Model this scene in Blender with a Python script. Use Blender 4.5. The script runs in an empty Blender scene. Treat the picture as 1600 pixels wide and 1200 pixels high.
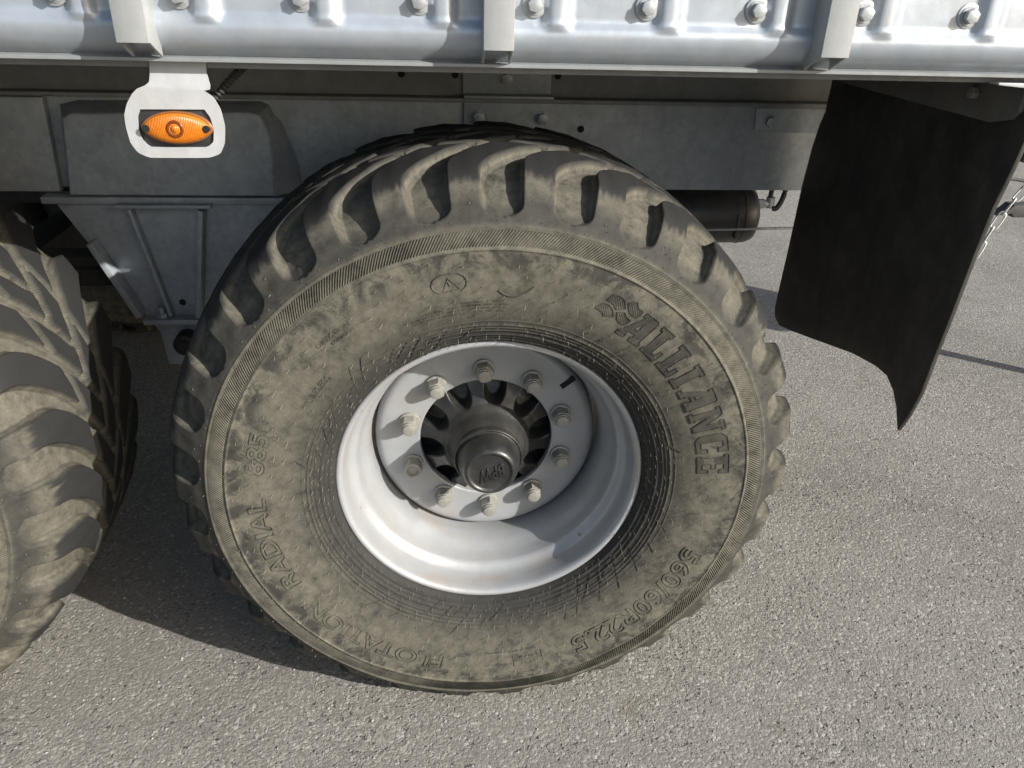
import bpy, bmesh, math, random
import numpy as np
from mathutils import Vector, Matrix
R = math.radians
random.seed(4)
rng = np.random.default_rng(7)
scene = bpy.context.scene
col = scene.collection

# ------------------------------------------------------------------ camera
cam_data = bpy.data.cameras.new('camera')
cam = bpy.data.objects.new('camera', cam_data)
col.objects.link(cam)
scene.camera = cam
YAW, PITCH, ROLL, FPX = 0.1023, 0.4903, 0.0315, 1233.5
cy, sy, cp, sp = math.cos(YAW), math.sin(YAW), math.cos(PITCH), math.sin(PITCH)
fwd = Vector((sy*cp, cy*cp, -sp)); rt = Vector((cy, -sy, 0)); up = rt.cross(fwd)
cr, sr = math.cos(ROLL), math.sin(ROLL)
rt, up = cr*rt + sr*up, -sr*rt + cr*up
M = Matrix((rt, up, -fwd)).transposed().to_4x4()
M.translation = Vector((-0.0954, -1.2804, 0.8994 + 0.6))
cam.matrix_world = M
cam_data.sensor_width = 36.0
cam_data.lens = 36.0*FPX/1600.0
cam_data.clip_start = 0.05
cam_data.clip_end = 500.0

# ------------------------------------------------------------------ sky and sun
SUN_TO = Vector((0.725, -0.535, 0.435)).normalized()      # towards the sun
ELEV = math.asin(SUN_TO.z)
world = bpy.data.worlds.new('World')
scene.world = world
world.use_nodes = True
wt = world.node_tree
bg = wt.nodes['Background']
sky = wt.nodes.new('ShaderNodeTexSky')
sky.sky_type = 'NISHITA'
sky.sun_disc = False
sky.sun_elevation = ELEV
sky.sun_rotation = math.atan2(SUN_TO.x, SUN_TO.y)
sky.air_density = 1.0; sky.dust_density = 2.5; sky.ozone_density = 1.0
wt.links.new(sky.outputs[0], bg.inputs[0])
bg.inputs[1].default_value = 0.092
sd = bpy.data.lights.new('sun', 'SUN')
sd.energy = 4.15; sd.angle = R(0.53); sd.color = (1.0, 0.965, 0.91)
so = bpy.data.objects.new('sun', sd)
col.objects.link(so)
so.rotation_euler = (-SUN_TO).to_track_quat('-Z', 'Y').to_euler()
so.location = SUN_TO*20
vs = scene.view_settings
vs.view_transform = 'Standard'; vs.look = 'None'; vs.gamma = 1.0; vs.use_curve_mapping = False
vs.exposure = 0.98

# ------------------------------------------------------------------ materials
def new_mat(name):
    m = bpy.data.materials.new(name); m.use_nodes = True
    nt = m.node_tree
    return m, nt, nt.nodes['Principled BSDF']
def N(nt, t, **kw):
    n = nt.nodes.new(t)
    for k, v in kw.items():
        if k in n.inputs: n.inputs[k].default_value = v
        else: setattr(n, k, v)
    return n
def noise(nt, co, scale, detail=4, rough=0.6, dist=0.0):
    n = N(nt, 'ShaderNodeTexNoise')
    n.inputs['Scale'].default_value = scale; n.inputs['Detail'].default_value = detail
    n.inputs['Roughness'].default_value = rough; n.inputs['Distortion'].default_value = dist
    nt.links.new(co, n.inputs['Vector'])
    return n.outputs[0]
def ramp(nt, fac, stops):
    n = N(nt, 'ShaderNodeValToRGB')
    e = n.color_ramp.elements
    while len(e) < len(stops): e.new(0.5)
    for i, (p, c) in enumerate(stops):
        e[i].position = p
        e[i].color = (c, c, c, 1) if isinstance(c, (int, float)) else (*c, 1)
    nt.links.new(fac, n.inputs[0])
    return n.outputs[0]
def mix(nt, fac, a, b, mode='MIX'):
    n = N(nt, 'ShaderNodeMix', data_type='RGBA', blend_type=mode)
    for sock, v in ((n.inputs[0], fac), (n.inputs[6], a), (n.inputs[7], b)):
        if hasattr(v, 'is_linked'): nt.links.new(v, sock)
        elif isinstance(v, tuple): sock.default_value = (*v, 1)
        else: sock.default_value = v
    return n.outputs[2]
def math_n(nt, op, a, b=None, clamp=False):
    n = N(nt, 'ShaderNodeMath', operation=op); n.use_clamp = clamp
    for i, v in enumerate((a, b)):
        if v is None: continue
        if hasattr(v, 'is_linked'): nt.links.new(v, n.inputs[i])
        else: n.inputs[i].default_value = v
    return n.outputs[0]
def objco(nt): return N(nt, 'ShaderNodeTexCoord').outputs['Object']
def mapped(nt, co, s):
    n = N(nt, 'ShaderNodeMapping'); n.inputs['Scale'].default_value = s
    nt.links.new(co, n.inputs[0]); return n.outputs[0]
def bump(nt, h, strength, dist, b):
    n = N(nt, 'ShaderNodeBump'); n.inputs['Strength'].default_value = strength; n.inputs['Distance'].default_value = dist
    nt.links.new(h, n.inputs['Height']); nt.links.new(n.outputs[0], b.inputs['Normal']); return n

def mat_metal(name, c1, c2, dirt, metallic, rough, dirt_amt=0.3, scale=30, spangle=0.0, streak=True, bumpy=0.15):
    m, nt, b = new_mat(name); co = objco(nt)
    base = mix(nt, ramp(nt, noise(nt, co, scale, 5), [(0.35, 0.0), (0.65, 1.0)]), c1, c2)
    if spangle:
        v = N(nt, 'ShaderNodeTexVoronoi'); v.inputs['Scale'].default_value = 70
        nt.links.new(co, v.inputs['Vector'])
        bw = N(nt, 'ShaderNodeRGBToBW'); nt.links.new(v.outputs['Color'], bw.inputs[0])
        base = mix(nt, spangle, base, ramp(nt, bw.outputs[0], [(0.2, tuple(x*0.75 for x in c1)), (0.8, c2)]))
    if dirt_amt:
        dn = noise(nt, mapped(nt, co, (6, 6, 1.6)) if streak else co, 3.2 if streak else 9, 7, 0.68)
        df = ramp(nt, dn, [(0.47, 0.0), (0.75, dirt_amt)])
        base = mix(nt, df, base, dirt)
        mm = math_n(nt, 'MULTIPLY_ADD', df, -1.0); nt.nodes[-1].inputs[2].default_value = 1.0
        mt = math_n(nt, 'MULTIPLY', mm, metallic); nt.links.new(mt, b.inputs['Metallic'])
    else: b.inputs['Metallic'].default_value = metallic
    nt.links.new(base, b.inputs['Base Color'])
    rr = noise(nt, co, scale*2.3, 4)
    nt.links.new(ramp(nt, rr, [(0.3, rough-0.07), (0.7, rough+0.09)]), b.inputs['Roughness'])
    bump(nt, noise(nt, co, scale*5, 4), bumpy, 0.0012, b)
    return m

M_panel = mat_metal('galvanised_panel', (0.33, 0.372, 0.42), (0.395, 0.435, 0.485), (0.24, 0.225, 0.18), 0.48, 0.36, 0.30, 14, 0.10)
def dirty_foot(m, z0, z1, c, amt):
    nt = m.node_tree; b = nt.nodes['Principled BSDF']; co = objco(nt)
    sep = N(nt, 'ShaderNodeSeparateXYZ'); nt.links.new(co, sep.inputs[0])
    old = b.inputs['Base Color'].links[0].from_socket
    mr = N(nt, 'ShaderNodeMapRange'); mr.inputs[1].default_value = z0; mr.inputs[2].default_value = z1; mr.inputs[3].default_value = 1.0; mr.inputs[4].default_value = 0.0
    nt.links.new(math_n(nt, 'ADD', sep.outputs[2], math_n(nt, 'MULTIPLY', noise(nt, mapped(nt, co, (1, 1, 0.3)), 22, 5, 0.7), 0.022)), mr.inputs[0])
    f = math_n(nt, 'MULTIPLY', mr.outputs[0], amt)
    nt.links.new(mix(nt, f, old, c), b.inputs['Base Color'])
    om = b.inputs['Metallic'].links[0].from_socket
    inv = math_n(nt, 'SUBTRACT', 1.0, f)
    nt.links.new(math_n(nt, 'MULTIPLY', om, inv), b.inputs['Metallic'])
dirty_foot(M_panel, 1.368, 1.398, (0.135, 0.134, 0.112), 0.70)
M_post = mat_metal('galvanised_post', (0.30, 0.32, 0.325), (0.355, 0.37, 0.375), (0.22, 0.21, 0.17), 0.25, 0.52, 0.25, 18, 0.12)
M_plate = mat_metal('galvanised_plate', (0.38, 0.39, 0.40), (0.43, 0.44, 0.45), (0.24, 0.23, 0.19), 0.2, 0.5, 0.45, 26, 0.1)
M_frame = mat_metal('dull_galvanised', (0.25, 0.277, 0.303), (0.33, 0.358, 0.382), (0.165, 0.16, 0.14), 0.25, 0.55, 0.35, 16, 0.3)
M_frame_dark = mat_metal('dirty_shaded_galvanised', (0.145, 0.153, 0.158), (0.195, 0.203, 0.206), (0.12, 0.115, 0.105), 0.1, 0.62, 0.5, 16, 0.2)  # dark base colour carries the sub-frame's recess shade, with dirt over it
M_clamp = mat_metal('grimy_clamp_steel', (0.075, 0.075, 0.07), (0.105, 0.105, 0.10), (0.12, 0.10, 0.075), 0.1, 0.65, 0.5, 16, 0.1)
M_bolt = mat_metal('zinc_bolt', (0.29, 0.31, 0.325), (0.38, 0.40, 0.42), (0.20, 0.19, 0.16), 0.5, 0.45, 0.25, 90, 0.0, False)
M_nut = mat_metal('zinc_nut', (0.22, 0.22, 0.20), (0.31, 0.305, 0.275), (0.15, 0.135, 0.10), 0.4, 0.5, 0.35, 120, 0.0, False)
M_rim = mat_metal('silver_rim_paint', (0.262, 0.273, 0.284), (0.287, 0.297, 0.306), (0.225, 0.205, 0.165), 0.2, 0.40, 0.32, 22, 0.0, False, 0.05)
def rust_spots(m):
    nt = m.node_tree; b = nt.nodes['Principled BSDF']; co = objco(nt)
    old = b.inputs['Base Color'].links[0].from_socket
    v = N(nt, 'ShaderNodeTexVoronoi'); v.inputs['Scale'].default_value = 16; nt.links.new(co, v.inputs['Vector'])
    bw = N(nt, 'ShaderNodeRGBToBW'); nt.links.new(v.outputs['Color'], bw.inputs[0])
    d = math_n(nt, 'ADD', v.outputs['Distance'], math_n(nt, 'MULTIPLY', noise(nt, co, 300, 3), 0.07))
    f = math_n(nt, 'MULTIPLY', ramp(nt, d, [(0.085, 1.0), (0.12, 0.0)]), math_n(nt, 'GREATER_THAN', bw.outputs[0], 0.72))
    big = ramp(nt, noise(nt, mapped(nt, co, (2, 8, 2)), 2.6, 5, 0.6), [(0.55, 0.0), (0.75, 0.42)])
    c = mix(nt, big, old, (0.27, 0.19, 0.11))
    nt.links.new(mix(nt, math_n(nt, 'MULTIPLY', f, 0.8), c, (0.20, 0.10, 0.05)), b.inputs['Base Color'])
rust_spots(M_rim)
M_hub = mat_metal('black_hub_paint', (0.012, 0.0125, 0.013), (0.020, 0.021, 0.021), (0.10, 0.095, 0.075), 0.0, 0.38, 0.30, 40, 0.0, False, 0.3)
M_black = mat_metal('black_paint', (0.016, 0.016, 0.017), (0.028, 0.028, 0.028), (0.11, 0.10, 0.08), 0.0, 0.40, 0.3, 30, 0.0, False)
M_dark = mat_metal('dark_underside', (0.03, 0.03, 0.03), (0.05, 0.05, 0.048), (0.07, 0.06, 0.05), 0.0, 0.75, 0.4, 20, 0.0, False)
M_chain = mat_metal('zinc_chain', (0.5, 0.52, 0.5), (0.62, 0.63, 0.6), (0.3, 0.28, 0.22), 0.5, 0.4, 0.2, 80, 0.0, False)
M_stain = mat_metal('rust_stain', (0.35, 0.26, 0.16), (0.42, 0.32, 0.22), (0.3, 0.2, 0.1), 0.0, 0.7, 0.2, 80, 0.0, False)

def mat_flap():
    m, nt, b = new_mat('mud_flap_rubber'); co = objco(nt)
    st = noise(nt, mapped(nt, co, (3.2, 3.2, 1.7)), 3.4, 8, 0.74)
    bl = noise(nt, co, 9, 6, 0.7)
    f = math_n(nt, 'MULTIPLY', ramp(nt, st, [(0.38, 0.0), (0.66, 1.0)]), ramp(nt, bl, [(0.35, 0.2), (0.65, 1.0)]))
    nt.links.new(mix(nt, math_n(nt, 'MULTIPLY', f, 0.70), (0.011, 0.011, 0.011), (0.080, 0.073, 0.056)), b.inputs['Base Color'])
    b.inputs['Roughness'].default_value = 0.62
    bump(nt, noise(nt, co, 160, 3), 0.2, 0.001, b)
    return m
M_flap = mat_flap()

def mat_tyre(name, dust_gain=1.0, lettering=False):
    m, nt, b = new_mat(name); co = objco(nt)
    sep = N(nt, 'ShaderNodeSeparateXYZ'); nt.links.new(co, sep.inputs[0])
    x2 = math_n(nt, 'POWER', math_n(nt, 'ABSOLUTE', sep.outputs[0]), 2.0)
    z2 = math_n(nt, 'POWER', math_n(nt, 'ABSOLUTE', sep.outputs[2]), 2.0)
    r = math_n(nt, 'SQRT', math_n(nt, 'ADD', x2, z2))
    at = N(nt, 'ShaderNodeAttribute', attribute_name='dust_mask')
    cmb = N(nt, 'ShaderNodeCombineXYZ')      # streaks that run outward from the rim
    for i_, (src, k_) in enumerate(((sep.outputs[0], 7.0), (sep.outputs[2], 7.0))):
        nt.links.new(math_n(nt, 'MULTIPLY', math_n(nt, 'DIVIDE', src, r), k_), cmb.inputs[i_])
    nt.links.new(math_n(nt, 'MULTIPLY', r, 5.0), cmb.inputs[2])
    st = noise(nt, cmb.outputs[0], 2.2, 6, 0.7)
    n1 = mix(nt, 0.45, noise(nt, co, 9, 8, 0.74, 0.5), st)
    n2 = noise(nt, co, 46, 6, 0.75)
    n3 = noise(nt, co, 240, 3, 0.6)
    # how the dust lies: thin by the rim, thick out to the ribbed band, brushed off the tread faces
    rad = ramp(nt, math_n(nt, 'DIVIDE', r, 0.64), [(0.49, 0.22), (0.56, 0.30), (0.62, 0.72), (0.70, 0.86), (0.77, 0.95), (0.83, 0.62)])
    amt = at.outputs['Fac'] if not lettering else rad
    bl = ramp(nt, math_n(nt, 'ADD', math_n(nt, 'MULTIPLY', n1, 0.65), math_n(nt, 'MULTIPLY', n2, 0.35)), [(0.36, 0.28), (0.48, 0.84), (0.62, 1.0)])
    f = math_n(nt, 'MULTIPLY', math_n(nt, 'MULTIPLY', amt, bl), dust_gain, True)
    scuff = ramp(nt, math_n(nt, 'DIVIDE', r, 0.64), [(0.690, 0.0), (0.735, 1.0), (0.764, 1.0), (0.772, 0.0)])
    n4 = noise(nt, co, 17, 7, 0.75, 0.6)
    scuff = math_n(nt, 'MULTIPLY', scuff, ramp(nt, n4, [(0.46, 0.0), (0.56, 0.75)]))
    f = math_n(nt, 'MULTIPLY', f, math_n(nt, 'SUBTRACT', 1.0, scuff))
    dustc = mix(nt, ramp(nt, n2, [(0.35, 0.0), (0.68, 1.0)]), (0.086, 0.0805, 0.064), (0.150, 0.141, 0.111))
    rub = mix(nt, n1, (0.013, 0.0135, 0.014), (0.027, 0.027, 0.027))
    base = mix(nt, f, rub, dustc)
    sp = ramp(nt, n3, [(0.70, 0.0), (0.78, 0.5)])
    base = mix(nt, math_n(nt, 'MULTIPLY', sp, f), base, (0.22, 0.205, 0.165))
    nt.links.new(base, b.inputs['Base Color'])
    nt.links.new(ramp(nt, f, [(0.0, 0.66), (0.6, 0.90)]), b.inputs['Roughness'])
    b.inputs['Specular IOR Level'].default_value = 0.13
    h = math_n(nt, 'ADD', math_n(nt, 'MULTIPLY', n2, 0.7), math_n(nt, 'MULTIPLY', n3, 0.5))
    bump(nt, h, 0.5, 0.0013, b)
    return m
M_tyre = mat_tyre('dusty_tyre_rubber')
M_letter = mat_tyre('tyre_lettering_rubber', 0.72, True)
M_letter_big = mat_tyre('tyre_lettering_scrubbed', 0.50, True)
M_band = mat_tyre('tyre_band_rubber', 1.0, True)

def mat_simple(name, c, rough=0.5, metallic=0.0, **kw):
    m, nt, b = new_mat(name)
    b.inputs['Base Color'].default_value = (*c, 1); b.inputs['Roughness'].default_value = rough; b.inputs['Metallic'].default_value = metallic
    for k, v in kw.items(): b.inputs[k].default_value = v
    return m, nt, b
M_hair = mat_simple('vent_hair_rubber', (0.13, 0.122, 0.10), 0.6)[0]
M_hole = mat_simple('hole_shade_screw_black', (0.006, 0.006, 0.006), 0.9)[0]  # black colour standing for the shade inside holes and slot; also on screws
M_bush = mat_simple('rubber_bush', (0.015, 0.014, 0.014), 0.6)[0]
def mat_amber():
    m, nt, b = new_mat('amber_lens'); co = objco(nt)
    c = mix(nt, noise(nt, co, 130, 3), (0.43, 0.112, 0.003), (0.56, 0.170, 0.005))
    nt.links.new(c, b.inputs['Base Color']); b.inputs['Roughness'].default_value = 0.34
    b.inputs['Coat Weight'].default_value = 0.15; b.inputs['Coat Roughness'].default_value = 0.12
    b.inputs['Subsurface Weight'].default_value = 0.3; b.inputs['Subsurface Radius'].default_value = (0.01, 0.004, 0.001); b.inputs['Subsurface Scale'].default_value = 0.5
    w = N(nt, 'ShaderNodeTexWave', wave_type='BANDS', bands_direction='X'); w.inputs['Scale'].default_value = 130
    nt.links.new(co, w.inputs['Vector']); bump(nt, w.outputs[1], 0.6, 0.0008, b)
    return m
M_amber = mat_amber()
M_amber_dark = mat_simple('amber_lens_bulb', (0.14, 0.03, 0.003), 0.15)[0]
M_amber_edge = mat_simple('amber_lens_rim', (0.22, 0.09, 0.035), 0.3)[0]

def mat_asphalt():
    m, nt, b = new_mat('weathered_asphalt'); co = objco(nt)
    big = noise(nt, co, 1.3, 5, 0.6)
    mid = noise(nt, co, 9, 6, 0.7)
    v1 = N(nt, 'ShaderNodeTexVoronoi'); v1.inputs['Scale'].default_value = 135; nt.links.new(co, v1.inputs['Vector'])
    v2 = N(nt, 'ShaderNodeTexVoronoi'); v2.inputs['Scale'].default_value = 330; nt.links.new(co, v2.inputs['Vector'])
    bw1 = N(nt, 'ShaderNodeRGBToBW'); nt.links.new(v1.outputs['Color'], bw1.inputs[0])
    bw2 = N(nt, 'ShaderNodeRGBToBW'); nt.links.new(v2.outputs['Color'], bw2.inputs[0])
    g = mix(nt, ramp(nt, bw1.outputs[0], [(0.15, 0.0), (0.5, 0.45), (0.85, 1.0)]), (0.118, 0.110, 0.096), (0.285, 0.270, 0.243))
    g2 = mix(nt, ramp(nt, bw2.outputs[0], [(0.2, 0.0), (0.8, 1.0)]), (0.118, 0.110, 0.096), (0.300, 0.285, 0.257))
    base = mix(nt, 0.5, g, g2)
    base = mix(nt, ramp(nt, mid, [(0.30, 0.30), (0.5, 0.0)]), base, (0.10, 0.095, 0.088))
    base = mix(nt, ramp(nt, big, [(0.42, 0.0), (0.72, 0.30)]), base, (0.265, 0.255, 0.237))
    pn = math_n(nt, 'ADD', noise(nt, co, 62, 2, 0.5), math_n(nt, 'MULTIPLY', noise(nt, co, 5, 3, 0.5), 0.35))
    pit = ramp(nt, pn, [(0.47, 0.0), (0.545, 1.0)])
    base = mix(nt, math_n(nt, 'MULTIPLY', math_n(nt, 'SUBTRACT', 1.0, pit), 0.7), base, (0.075, 0.070, 0.066))  # pits darkened in colour: shade of the hollows together with bitumen tone
    # a few darker mossy stains and bright chips
    fl = noise(nt, co, 4.3, 4, 0.6)
    base = mix(nt, ramp(nt, fl, [(0.64, 0.0), (0.72, 0.45)]), base, (0.12, 0.105, 0.075))
    stain = ramp(nt, noise(nt, co, 0.9, 6, 0.65, 0.4), [(0.46, 0.0), (0.62, 0.38)])
    base = mix(nt, stain, base, (0.125, 0.117, 0.104))
    chip = math_n(nt, 'GREATER_THAN', bw1.outputs[0], 0.83)
    base = mix(nt, math_n(nt, 'MULTIPLY', chip, 0.30), base, (0.42, 0.41, 0.385))
    nt.links.new(base, b.inputs['Base Color'])
    b.inputs['Roughness'].default_value = 0.88; b.inputs['Specular IOR Level'].default_value = 0.25
    d1 = ramp(nt, v1.outputs['Distance'], [(0.0, 1.0), (0.55, 0.75), (0.9, 0.0)])
    d2 = ramp(nt, v2.outputs['Distance'], [(0.0, 1.0), (0.9, 0.2)])
    h = math_n(nt, 'ADD', math_n(nt, 'MULTIPLY', d1, bw1.outputs[0]), math_n(nt, 'MULTIPLY', math_n(nt, 'MULTIPLY', d2, bw2.outputs[0]), 0.55))
    h = math_n(nt, 'ADD', h, math_n(nt, 'MULTIPLY', noise(nt, co, 210, 3, 0.7), 0.5))
    
    h = math_n(nt, 'ADD', h, math_n(nt, 'MULTIPLY', pit, 1.0))
    bump(nt, h, 0.55, 0.0042, b)
    return m
M_asphalt = mat_asphalt()
def mat_grit():
    m, nt, b = new_mat('grit_stone'); co = objco(nt)
    v = N(nt, 'ShaderNodeTexVoronoi'); v.inputs['Scale'].default_value = 60; nt.links.new(co, v.inputs['Vector'])
    bw = N(nt, 'ShaderNodeRGBToBW'); nt.links.new(v.outputs['Color'], bw.inputs[0])
    nt.links.new(ramp(nt, bw.outputs[0], [(0.1, (0.12, 0.115, 0.105)), (0.6, (0.23, 0.22, 0.205)), (0.9, (0.36, 0.35, 0.325))]), b.inputs['Base Color'])
    b.inputs['Roughness'].default_value = 0.85
    return m
M_grit = mat_grit()

# ------------------------------------------------------------------ helpers
def link(name, mesh, mat, parent=None, loc=(0, 0, 0), rot=None):
    o = bpy.data.objects.new(name, mesh); col.objects.link(o)
    if mat is not None and not mesh.materials: mesh.materials.append(mat)
    o.parent = parent; o.location = loc
    if rot: o.rotation_euler = rot
    return o
def mesh_np(name, v, f, smooth=True):
    me = bpy.data.meshes.new(name)
    me.from_pydata(np.asarray(v).tolist(), [], np.asarray(f).tolist() if isinstance(f, np.ndarray) else f)
    if smooth: me.polygons.foreach_set('use_smooth', [True]*len(me.polygons))
    me.update(); return me
def bm_mesh(name, bm, smooth_angle=None):
    bmesh.ops.recalc_face_normals(bm, faces=bm.faces)
    me = bpy.data.meshes.new(name); bm.to_mesh(me); bm.free()
    if smooth_angle is not None:
        me.polygons.foreach_set('use_smooth', [True]*len(me.polygons))
        me.set_sharp_from_angle(angle=R(smooth_angle))
    me.update(); return me
def box(bm, x0, x1, y0, y1, z0, z1, bev=0.0):
    g = bmesh.ops.create_cube(bm, size=1.0)
    vs_ = g['verts']
    for v in vs_:
        v.co = Vector(((x0+x1)/2 + v.co.x*(x1-x0), (y0+y1)/2 + v.co.y*(y1-y0), (z0+z1)/2 + v.co.z*(z1-z0)))
    if bev:
        es = list({e for v in vs_ for e in v.link_edges})
        bmesh.ops.bevel(bm, geom=es, offset=bev, segments=2, affect='EDGES', profile=0.5)
def prism(bm, pts, axis, a, b, bev=0.0, hole=None):
    """closed outline pts (2D) extruded along axis 0/1/2 from a to b"""
    def P(p, t):
        return {0: (t, p[0], p[1]), 1: (p[0], t, p[1]), 2: (p[0], p[1], t)}[axis]
    if hole is None:
        va = [bm.verts.new(P(p, a)) for p in pts]; vb = [bm.verts.new(P(p, b)) for p in pts]
        fa = bm.faces.new(va); fb = bm.faces.new(vb[::-1])
        n = len(pts)
        fs = [bm.faces.new((va[i], vb[i], vb[(i+1) % n], va[(i+1) % n])) for i in range(n)]
        bmesh.ops.recalc_face_normals(bm, faces=[fa, fb]+fs)
        if bev:
            bmesh.ops.bevel(bm, geom=list(set(fa.edges) | set(fb.edges)), offset=bev, segments=2, affect='EDGES', profile=0.5)
    else:
        from mathutils.geometry import tessellate_polygon
        tri = tessellate_polygon([[Vector((p[0], p[1], 0)) for p in pts], [Vector((p[0], p[1], 0)) for p in hole]])
        allp = list(pts)+list(hole)
        va = [bm.verts.new(P(p, a)) for p in allp]; vb = [bm.verts.new(P(p, b)) for p in allp]
        for t in tri:
            bm.faces.new([va[i] for i in t]); bm.faces.new([vb[i] for i in t[::-1]])
        n = len(pts); h = len(hole)
        for i in range(n): bm.faces.new((va[i], vb[i], vb[(i+1) % n], va[(i+1) % n]))
        for i in range(h): bm.faces.new((va[n+i], vb[n+i], vb[n+(i+1) % h], va[n+(i+1) % h]))
def lathe_y(prof, seg=96, closed=False):
    """(r, y) profile turned about the y axis"""
    n = len(prof); th = np.linspace(0, 2*np.pi, seg, endpoint=False)
    v = np.array([(r*np.sin(t), y, r*np.cos(t)) for t in th for r, y in prof])
    f = []
    for i in range(seg):
        j = (i+1) % seg
        for k in range(n if closed else n-1):
            l = (k+1) % n
            f.append((i*n+k, i*n+l, j*n+l, j*n+k))
    return v, f
def smooth_pts(pts, n):
    """Catmull-Rom through pts, n samples per span"""
    p = np.array(pts, float); p = np.vstack([2*p[0]-p[1], p, 2*p[-1]-p[-2]]); out = []
    for i in range(1, len(p)-2):
        for t in np.linspace(0, 1, n, endpoint=False):
            a, b, c, d = p[i-1], p[i], p[i+1], p[i+2]
            out.append(0.5*((2*b)+(c-a)*t+(2*a-5*b+4*c-d)*t*t+(3*b-a-3*c+d)*t**3))
    out.append(p[-2]); return np.array(out)
def tube(pts, rad, seg=8, cap=True):
    pts = [Vector(p) for p in pts]; bm = bmesh.new(); rings = []
    ref = Vector((0, 0, 1))
    for i, p in enumerate(pts):
        d = (pts[min(i+1, len(pts)-1)] - pts[max(i-1, 0)]).normalized()
        a = d.cross(ref)
        if a.length < 0.1: a = d.cross(Vector((0, 1, 0)))
        a.normalize(); b = d.cross(a).normalized()
        rr = rad[i] if hasattr(rad, '__len__') else rad
        rings.append([bm.verts.new(p + rr*(a*math.cos(q)+b*math.sin(q))) for q in np.linspace(0, 2*np.pi, seg, endpoint=False)])
    for A, B in zip(rings, rings[1:]):
        for i in range(seg): bm.faces.new((A[i], A[(i+1) % seg], B[(i+1) % seg], B[i]))
    if cap: bm.faces.new(rings[0][::-1]); bm.faces.new(rings[-1])
    return bm
def cyl(bm, c, axis, r, l, seg=24, r2=None, bev=0.0):
    rot = {'x': Matrix.Rotation(R(90), 4, 'Y'), 'y': Matrix.Rotation(R(90), 4, 'X'), 'z': Matrix.Identity(4)}[axis]
    g = bmesh.ops.create_cone(bm, cap_ends=True, segments=seg, radius1=r, radius2=r if r2 is None else r2, depth=l, matrix=Matrix.Translation(c) @ rot)
    if bev:
        es = [e for e in {e for v in g['verts'] for e in v.link_edges} if len(e.link_faces) == 2 and max(len(f.verts) for f in e.link_faces) > 4]
        bmesh.ops.bevel(bm, geom=es, offset=bev, segments=2, affect='EDGES', profile=0.5)
def tag(o, label=None, cat=None, group=None, kind=None):
    if label: o['label'] = label
    if cat: o['category'] = cat
    if group: o['group'] = group
    if kind: o['kind'] = kind
    return o
def copy_part(o, parent, loc=None, rot=None):
    c = o.copy(); col.objects.link(c); c.parent = parent
    if loc is not None: c.location = loc
    if rot is not None: c.rotation_euler = rot
    return c

# ------------------------------------------------------------------ ground
bm = bmesh.new()
for a in (0,):
    vsq = [bm.verts.new(p) for p in ((-120, -120, 0), (120, -120, 0), (120, 120, 0), (-120, 120, 0))]
    bm.faces.new(vsq)
ground = link('ground', bm_mesh('ground', bm), M_asphalt); tag(ground, kind='structure')

# ------------------------------------------------------------------ the trailer
trailer = bpy.data.objects.new('farm_trailer', None); col.objects.link(trailer)
tag(trailer, 'galvanised farm trailer on twin wide flotation wheels with black mud flap', 'trailer')

# -- body side: rolled lower edge, pressed ribs
def x_list(lo, hi, flo, fhi, fine, coarse):
    return np.concatenate([np.arange(lo, flo, coarse), np.arange(flo, fhi, fine), np.arange(fhi, hi+1e-6, coarse)])
xs = x_list(-6.0, 1.80, -1.45, 1.15, 0.006, 0.05)
roll = smooth_pts([(0.013, 1.3650), (0.0075, 1.3685), (-0.001, 1.3755), (-0.0085, 1.3840), (-0.0140, 1.3940), (-0.0162, 1.4040), (-0.0150, 1.4120), (-0.0112, 1.4180), (-0.0080, 1.4230), (-0.007, 1.427)], 4)
prof = [(0.03, 1.3575), (0.0005, 1.3572), (-0.0012, 1.3580), (-0.0012, 1.3622), (0.0004, 1.3632), (0.012, 1.3640)] + [tuple(p) for p in roll] + [(-0.007, z) for z in np.arange(1.431, 1.62, 0.006)] + [(-0.007, 2.5), (0.02, 2.5)]
prof = np.array(prof)
def sstep(a, b, x): 
    t = np.clip((x-a)/(b-a), 0, 1); return t*t*(3-2*t)
V = []
for x in xs:
    u = (x - 0.085 + 0.084) % 0.168 - 0.084
    rib = 1 - sstep(0.007, 0.025, abs(u))
    lift = rib*0.012*sstep(1.408, 1.424, prof[:, 1])
    wob = 0.0012*math.sin(x*7.3)*sstep(1.37, 1.39, prof[:, 1])
    V.append(np.stack([np.full(len(prof), x), prof[:, 0]-lift+wob, prof[:, 1]], 1))
npf = len(prof)
F = [(i*npf+k, (i+1)*npf+k, (i+1)*npf+k+1, i*npf+k+1) for i in range(len(xs)-1) for k in range(npf-1)]
me = mesh_np('side_wall', np.concatenate(V), F); me.set_sharp_from_angle(angle=R(40))
side = link('side_wall', me, M_panel, trailer)

bm = bmesh.new()
cyl(bm, (0, -0.0017, 0), 'y', 0.0185, 0.0034, 28, bev=0.001)
cyl(bm, (0, -0.0042, 0), 'y', 0.0135, 0.0018, 24)
cyl(bm, (0, -0.0105, 0), 'y', 0.0112, 0.011, 6, bev=0.0012)
pb = bm_mesh('panel_bolt', bm, 35)
for k in range(-8, 10):
    x = 0.051 + 0.168*k
    if -1.5 < x < 1.5: link('panel_bolt', pb, M_bolt, side, (x, -0.0065, 1.446), (0, random.uniform(0, 1), 0))

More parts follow.
